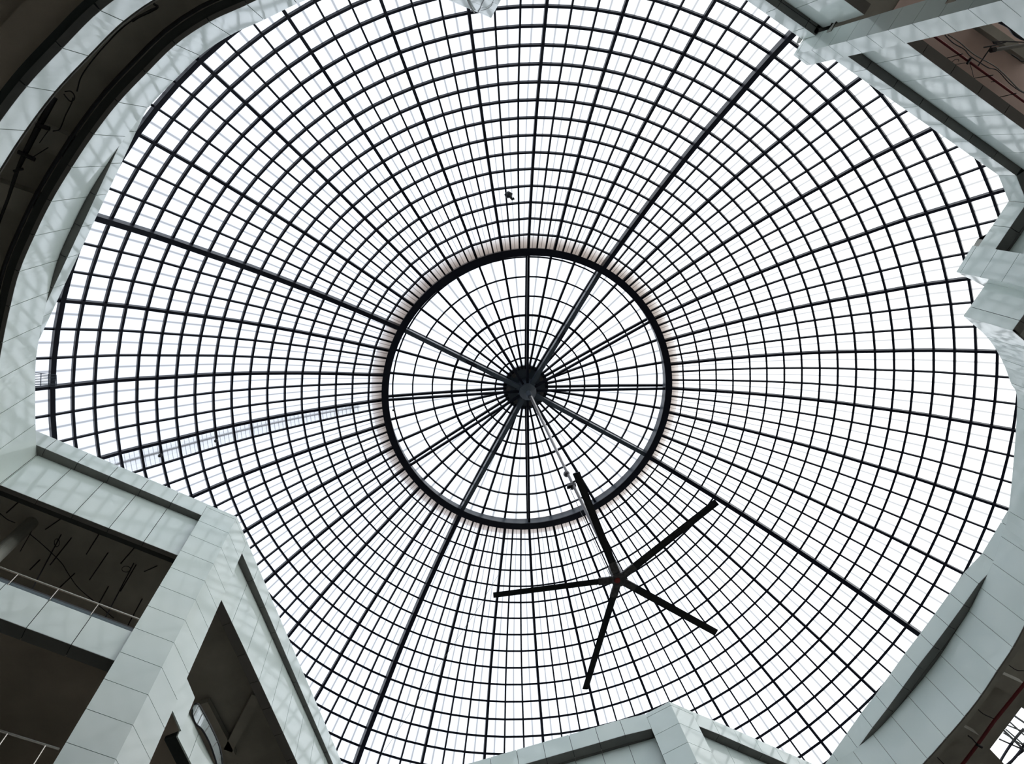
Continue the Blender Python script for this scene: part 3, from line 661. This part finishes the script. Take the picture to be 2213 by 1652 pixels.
# beams (all radial, from the fascia into the rooms)
def beam(n_, a, b_, h, w_, d_, m, label):
    bm = bmesh.new(); A, B_ = at(*a, h), at(*b_, h); box_bar(bm, A+Vector((0, 0, d_/2)), B_+Vector((0, 0, d_/2)), w_, d_, UPZ); S(obj('trim_%d' % n_, bm, m), label, 'beam')
beam(1, (-60, 235), (140, 318), .905*T, .55, .6, CONC, 'wide concrete beam crossing the dark ceiling at the upper left')
beam(2, (-60, 400), (72, 445), .905*T, .55, .6, CONC, 'concrete beam at the left edge below the first')
bm = bmesh.new(); strip_solid(bm, W1[::3], .695*T, CEIL_B+.01, .36, 1.0); S(obj('trim_3', bm, CONC_B), 'brownish edge beam behind the top left gallery band', 'beam')
# conduits in upper left
cpts = [zl4(650, 60), zl4(440, 440), zl4(290, 740), zl4(200, 940), zl4(100, 1250), zl4(-20, 1560)]
P = [at(px, py, .885*T) for px, py in cpts]; bm = bmesh.new(); tube(bm, P, [.07, .07, .06, .045, .035, .035], 10)
pipe = thing('conduit', 'black pipe with cross clamps running under the upper left ceiling', 'pipe', tuple(P[0])); obj('tube', bm, BLACK, pipe)
for a, b_, r in (((430, 385), (590, 430), .05), ((215, 705), (415, 800), .05), ((160, 935), (275, 910), .03), ((900-15, 30), (1000, 60), .0)):
    if r: bm = bmesh.new(); tube(bm, [at(*zl4(*a), .88*T), at(*zl4(*b_), .88*T)], r, 8); obj('clamp', bm, BLACK, pipe)
cable([zl4(870, 60), zl4(850, 130), zl4(780, 270), zl4(730, 400), zl4(700, 445), zl4(630, 460)], .9*T, 'kinked dark cable dropping from the loop at the upper left', .014)
cable([zl4(575, 655), zl4(470, 720), zl4(390, 770)], .9*T, 'short dark cable to the pipe clamp at the upper left', .012)
cable([zl4(575, 455), zl4(520, 530), zl4(470, 600)], .9*T, 'short hanging cable below the first pipe clamp', .009)
loopc(140+20, 207, 0, 0, .9*T, 'x') if False else None
cable([(140, 198), (152, 197), (160, 205), (160, 215), (152, 219), (143, 210), (138, 203)], .9*T, 'open loop of dark cable beside the pipe at the upper left', .014)
cable([(166, 198), (176, 165), (200, 130), (230, 95), (262, 62), (300, 35), (340, 14)], .89*T, 'long dark cable along the top left gallery band', .016)
cable([(332, 8), (340, 14), (330, 22), (300, 36), (285, 46)], .885*T, 'knot of dark cables at the end of the long cable', .03)
# upper right room
P = [at(*ztr(x, y), .885*T) for x, y in ((430, 250), (630, 385), (2148, 1490), (2500, 1745))]
pr = thing('sprinkler_pipe', 'dark red pipe running under the pink ceiling at the upper right', 'pipe', tuple(P[1])); bm = bmesh.new(); tube(bm, P, .034, 10); obj('tube', bm, RED, pr)
for (a, b_, m) in (((800, 762), (1110, 680), BLACK), ((1262, 1102), (1625, 1040), BLACK), ((1705, 1424), (2020, 1352), BLACK), ((1590, 1158), (1640, 1150), BLACK)):
    bm = bmesh.new(); tube(bm, [at(*ztr(*a), .90*T), at(*ztr(*b_), .878*T)], .011, 6); obj('hanger', bm, m, pr)
bm = bmesh.new(); tube(bm, [at(*ztr(1180, 850), .882*T), at(*ztr(1245, 755), .882*T)], .035, 8); obj('valve', bm, BLACK, pr)
P = [at(*ztr(x, y), .88*T) for x, y in ((1625, 612), (2148, 530), (2500, 475))]
pr = thing('drain_pipe', 'thick grey pipe with a round end at the upper right corner', 'pipe', tuple(P[0])); bm = bmesh.new(); tube(bm, P, .047, 12); obj('tube', bm, GREYP, pr)
bm = bmesh.new(); tube(bm, [P[0]+Vector((0, 0, -.06)), P[0]+Vector((0, 0, .08))], .062, 14); obj('end_cap', bm, BLACK, pr)
b_ = thing('pipe_bracket', 'black rod bracket holding the grey pipe at the upper right', 'bracket', tuple(at(*ztr(1600, 550), .885*T)))
for n_, pts in enumerate((((1365, 890), (1600, 545)), ((1465, 570), (1640, 540), (1840, 480)), ((1615, 475), (1840, 468), (2200, 486)), ((1620, 475), (1640, 505), (1690, 500)))):
    bm = bmesh.new(); tube(bm, [at(*ztr(*p), .885*T) for p in pts], .017, 6); obj('rod', bm, BLACK, b_)
cable([ztr(800, 355), ztr(950, 500), ztr(1130, 600), ztr(1230, 715), ztr(1400, 830), ztr(1550, 920), ztr(1700, 965), ztr(1900, 1180), ztr(2080, 1310), ztr(2260, 1400)], .9*T, 'dark wavy cable between pipe and ceiling at the upper right', .014)
cable([ztr(850, 350), ztr(1060, 490), ztr(1300, 690), ztr(1620, 870), ztr(1760, 980), ztr(1900, 1120), ztr(2060, 1280), ztr(2200, 1360)], .915*T, 'greyish wavy cable running just above the dark one at the upper right', .016, GREYP)
cable([ztr(1150, 835), ztr(950, 862), ztr(920, 830), ztr(980, 775), ztr(1035, 780), ztr(1035, 810)], .9*T, 'curled wire below the red pipe', .008)
cable([ztr(1225, 850), ztr(1260, 950), ztr(1290, 1080)], .9*T, 'short hanging wire below the red pipe', .007)
cable([ztr(1940, 690), ztr(2050, 760), ztr(2080, 790), ztr(2148, 810)], .9*T, 'knotted black wire end under the grey pipe', .016)
cable([ztr(1740, 130), ztr(1900, 215), ztr(1990, 330), ztr(2100, 400), ztr(2250, 450)], .76*T, 'black cable bundle along the far edge of the upper right room', .05)
n8 = outn(W8A[0][0], W8A[-1][-1]); pc = [W8A[0][0]+n8*.42, W8A[-1][-1]+n8*.42, W8A[-1][-1]+n8*9, W8A[0][0]+n8*9]
bm = bmesh.new(); hexa(bm, [V3(p, CEIL_A-.03) for p in pc], [V3(p, CEIL_A-.005) for p in pc]); S(obj('ceiling_plaster', bm, CONC_P), 'pinkish plastered ceiling of the upper right room', 'ceiling')
beam(4, ztr(1420, 150), ztr(2300, 770), .918*T, .22, .26, CONC, 'grey brown beam along the far side of the pink ceiling')
# lower right room
P = [at(*zbr(x, y), .885*T) for x, y in ((560, 1760), (660, 1652), (860, 1390), (1100, 1050), (1527, 520), (1800, 180))]
pr = thing('sprinkler_pipe', 'dark red pipe under the concrete ceiling at the lower right corner', 'pipe', tuple(P[1])); bm = bmesh.new(); tube(bm, P, .055, 10); obj('tube', bm, RED, pr)
bm = bmesh.new(); tube(bm, [at(*zbr(860, 1375), .882*T), at(*zbr(930, 1415), .882*T)], .045, 8); obj('coupling', bm, BLACK, pr)
cable([zbr(1285, 230), zbr(1420, 320), zbr(1527, 330), zbr(1700, 350)], .9*T, 'upper dark cable in the lower right room', .014)
cable([zbr(835, 840), zbr(950, 940), zbr(1110, 1015)], .9*T, 'middle dark cable reaching the red pipe at the lower right', .016)
cable([zbr(735, 1250), zbr(790, 1290), zbr(860, 1370)], .9*T, 'short dark cable above the pipe coupling at the lower right', .022)
cable([zbr(255, 1515), zbr(330, 1590), zbr(410, 1670)], .9*T, 'lowest dark cable at the bottom edge, lower right', .018)
beam(5, zbr(1080, 430), zbr(1500, 620), .915*T, .5, .4, CONC, 'concrete beam in the lower right room, upper of two')
beam(6, zbr(560, 1180), zbr(830, 1330), .915*T, .5, .4, CONC, 'concrete beam in the lower right room near the pipe coupling')
# rooflight seen through the ceiling opening
win = struct('window_1', 'bright rooflight with crossing black bars at the lower right corner'); win['category'] = 'window'
h_ = T+.3
bm = bmesh.new()
bars = [((1400, 975), (1700, 1180), .05), ((1330, 1060), (1527, 1240), .04), ((1290, 1100), (1700, 1270), .035), ((1270, 1160), (1640, 1480), .035), ((1235, 1210), (1660, 1480), .03), ((1180, 1300), (1700, 1530), .04), ((1250, 1185), (1640, 1560), .06)]
for a, b2, r in bars:
    bm = bmesh.new(); tube(bm, [at(*zbr(*a), h_*1.05), at(*zbr(*b2), h_*1.05)], r*.8, 6); obj('bar', bm, STEEL, win)
for pts, r in ((((1527, 1150), (1420, 1270), (1310, 1420), (1200, 1600), (1160, 1700)), .07), (((1560, 1330), (1450, 1500), (1290, 1680)), .07), (((1600, 1400), (1400, 1560), (1240, 1700)), .05)):
    bm = bmesh.new(); tube(bm, crspline([at(*zbr(*p), h_*1.05) for p in pts], 4), r*.8, 6); obj('curved_bar', bm, STEEL, win)
cH = sum(HOLE1, Vector((0, 0)))/len(HOLE1)
bm = bmesh.new(); vs = [bm.verts.new(V3(cH+(p-cH)*1.15, T+.3)) for p in HOLE1]; bm.faces.new(vs); obj('pane', bm, PANE, win)
# ---------------------------------------------------------------- beside the lower left pillar: return band, set-back band and curved glass
bh0, bh1 = .668*T, .717*T
A1, A2 = pl(*zc3(570, 970), bh0), pl(*zc3(680, 1225), bh0)
r = struct('wall_gallery_return', 'small cream panel band just right of the lower left pillar')
bm = bmesh.new(); panels_v(bm, [[A1-(A2-A1)*.6, A2]], bh0, bh1); obj('panel', bm, CLAD, r)
n_ = outn(A1, A2)*.045; BK = [A1-(A2-A1)*.3+n_, A2+n_-(A2-A1).normalized()*.03, pl(*zc3(440, 1300), bh0), pl(*zc3(330, 1150), bh0)]
bm = bmesh.new(); hexa(bm, [V3(p, bh0) for p in BK], [V3(p, bh1) for p in BK]); obj('backing', bm, CONC_B, r)
b0, b1 = .662*T, .70*T
Bq = [pl(*zc3(*p), b1) for p in ((780, 975), (910, 1240))]; dB = (Bq[1]-Bq[0]).normalized(); Bs = [isect(Bq[0], dB, Vector((0, 0)), q(*zc3(650, 1235))), Bq[1]]+[Bq[1]+dB*.925*k for k in (1, 2, 3, 4)]
Bb = [pl(*zc3(*p), b0) for p in ((610, 1245), (785, 1590))]
r = struct('wall_gallery_setback', 'bluish white panel band set back below the curved glass')
bm = bmesh.new(); panels_v(bm, [[Bs[i], Bs[i+1]] for i in range(len(Bs)-1)], (.6635*T), b1); obj('panels', bm, CLAD, r)
bm = bmesh.new(); strip_solid(bm, Bs, (.6635*T)+.03, b1-.02, .03, .3); obj('backing', bm, JOINT, r)
gt = thing('curved_balustrade', 'curved glass balustrade with black edge right of the lower left pillar', 'balustrade', tuple(at(*zc3(1000, 1200), b1)))
lo = crspline([at(*zc3(*p), .70*T) for p in ((825, 930), (825, 1010), (870, 1125), (960, 1210), (1060, 1400), (1140, 1640), (1160, 1760))], 5)
hi = crspline([at(*zc3(*p), .735*T) for p in ((850, 872), (900, 872), (950, 950), (1030, 1100), (1135, 1320), (1190, 1490), (1225, 1760))], 5)
bm = bmesh.new(); va = [bm.verts.new(v) for v in lo]; vb = [bm.verts.new(v) for v in hi]
for i in range(len(lo)-1): bm.faces.new([va[i], va[i+1], vb[i+1], vb[i]])
obj('glass', bm, GLASS_REFL, gt)
bm = bmesh.new(); tube(bm, hi, .035, 6); obj('top_edge', bm, BLACK, gt)
bm = bmesh.new(); tube(bm, lo, .02, 6); obj('bottom_edge', bm, BLACK, gt)
for i in range(6, len(lo)-2, 5): bm = bmesh.new(); tube(bm, [lo[i], hi[i]], .012, 5); obj('joint', bm, GREYP, gt)
beam(7, zc3(1665, 760), zc3(1290, 1480), .915*T, .27, .2, CONC, 'concrete beam slanting under the ceiling between the lower walls')
beam(8, zc3(960, 860), zc3(1330, 1560), .915*T, .30, .2, CONC, 'second concrete beam behind the lower left pillar')

def onface(px, py):              # point on the face of the pillar tip at the top edge
    v = q(px, py); p = isect(Vector((0, 0)), v, t10, d10); h = p.length/v.length; p = p-outn(t10, t10+d10)*.03
    return V3(p, h)
for pts, r, m, lab in ((((1032, 26), (1038, 17), (1041, 8), (1047, -4)), .010, BLACK, 'thin dark wire on the pillar tip at the top edge'), (((1026, 24), (1018, 12), (1011, -4)), .022, GREYP, 'thicker grey hose on the pillar tip at the top edge'), (((1040, 20), (1052, 17), (1062, 10), (1066, 2)), .008, GREYP, 'faint curved grey wire on the pillar tip leading to the lamp')):
    bm = bmesh.new(); tube(bm, crspline([onface(*p) for p in pts], 4), r, 6); tag(obj('wire', bm, m), lab, 'wire')
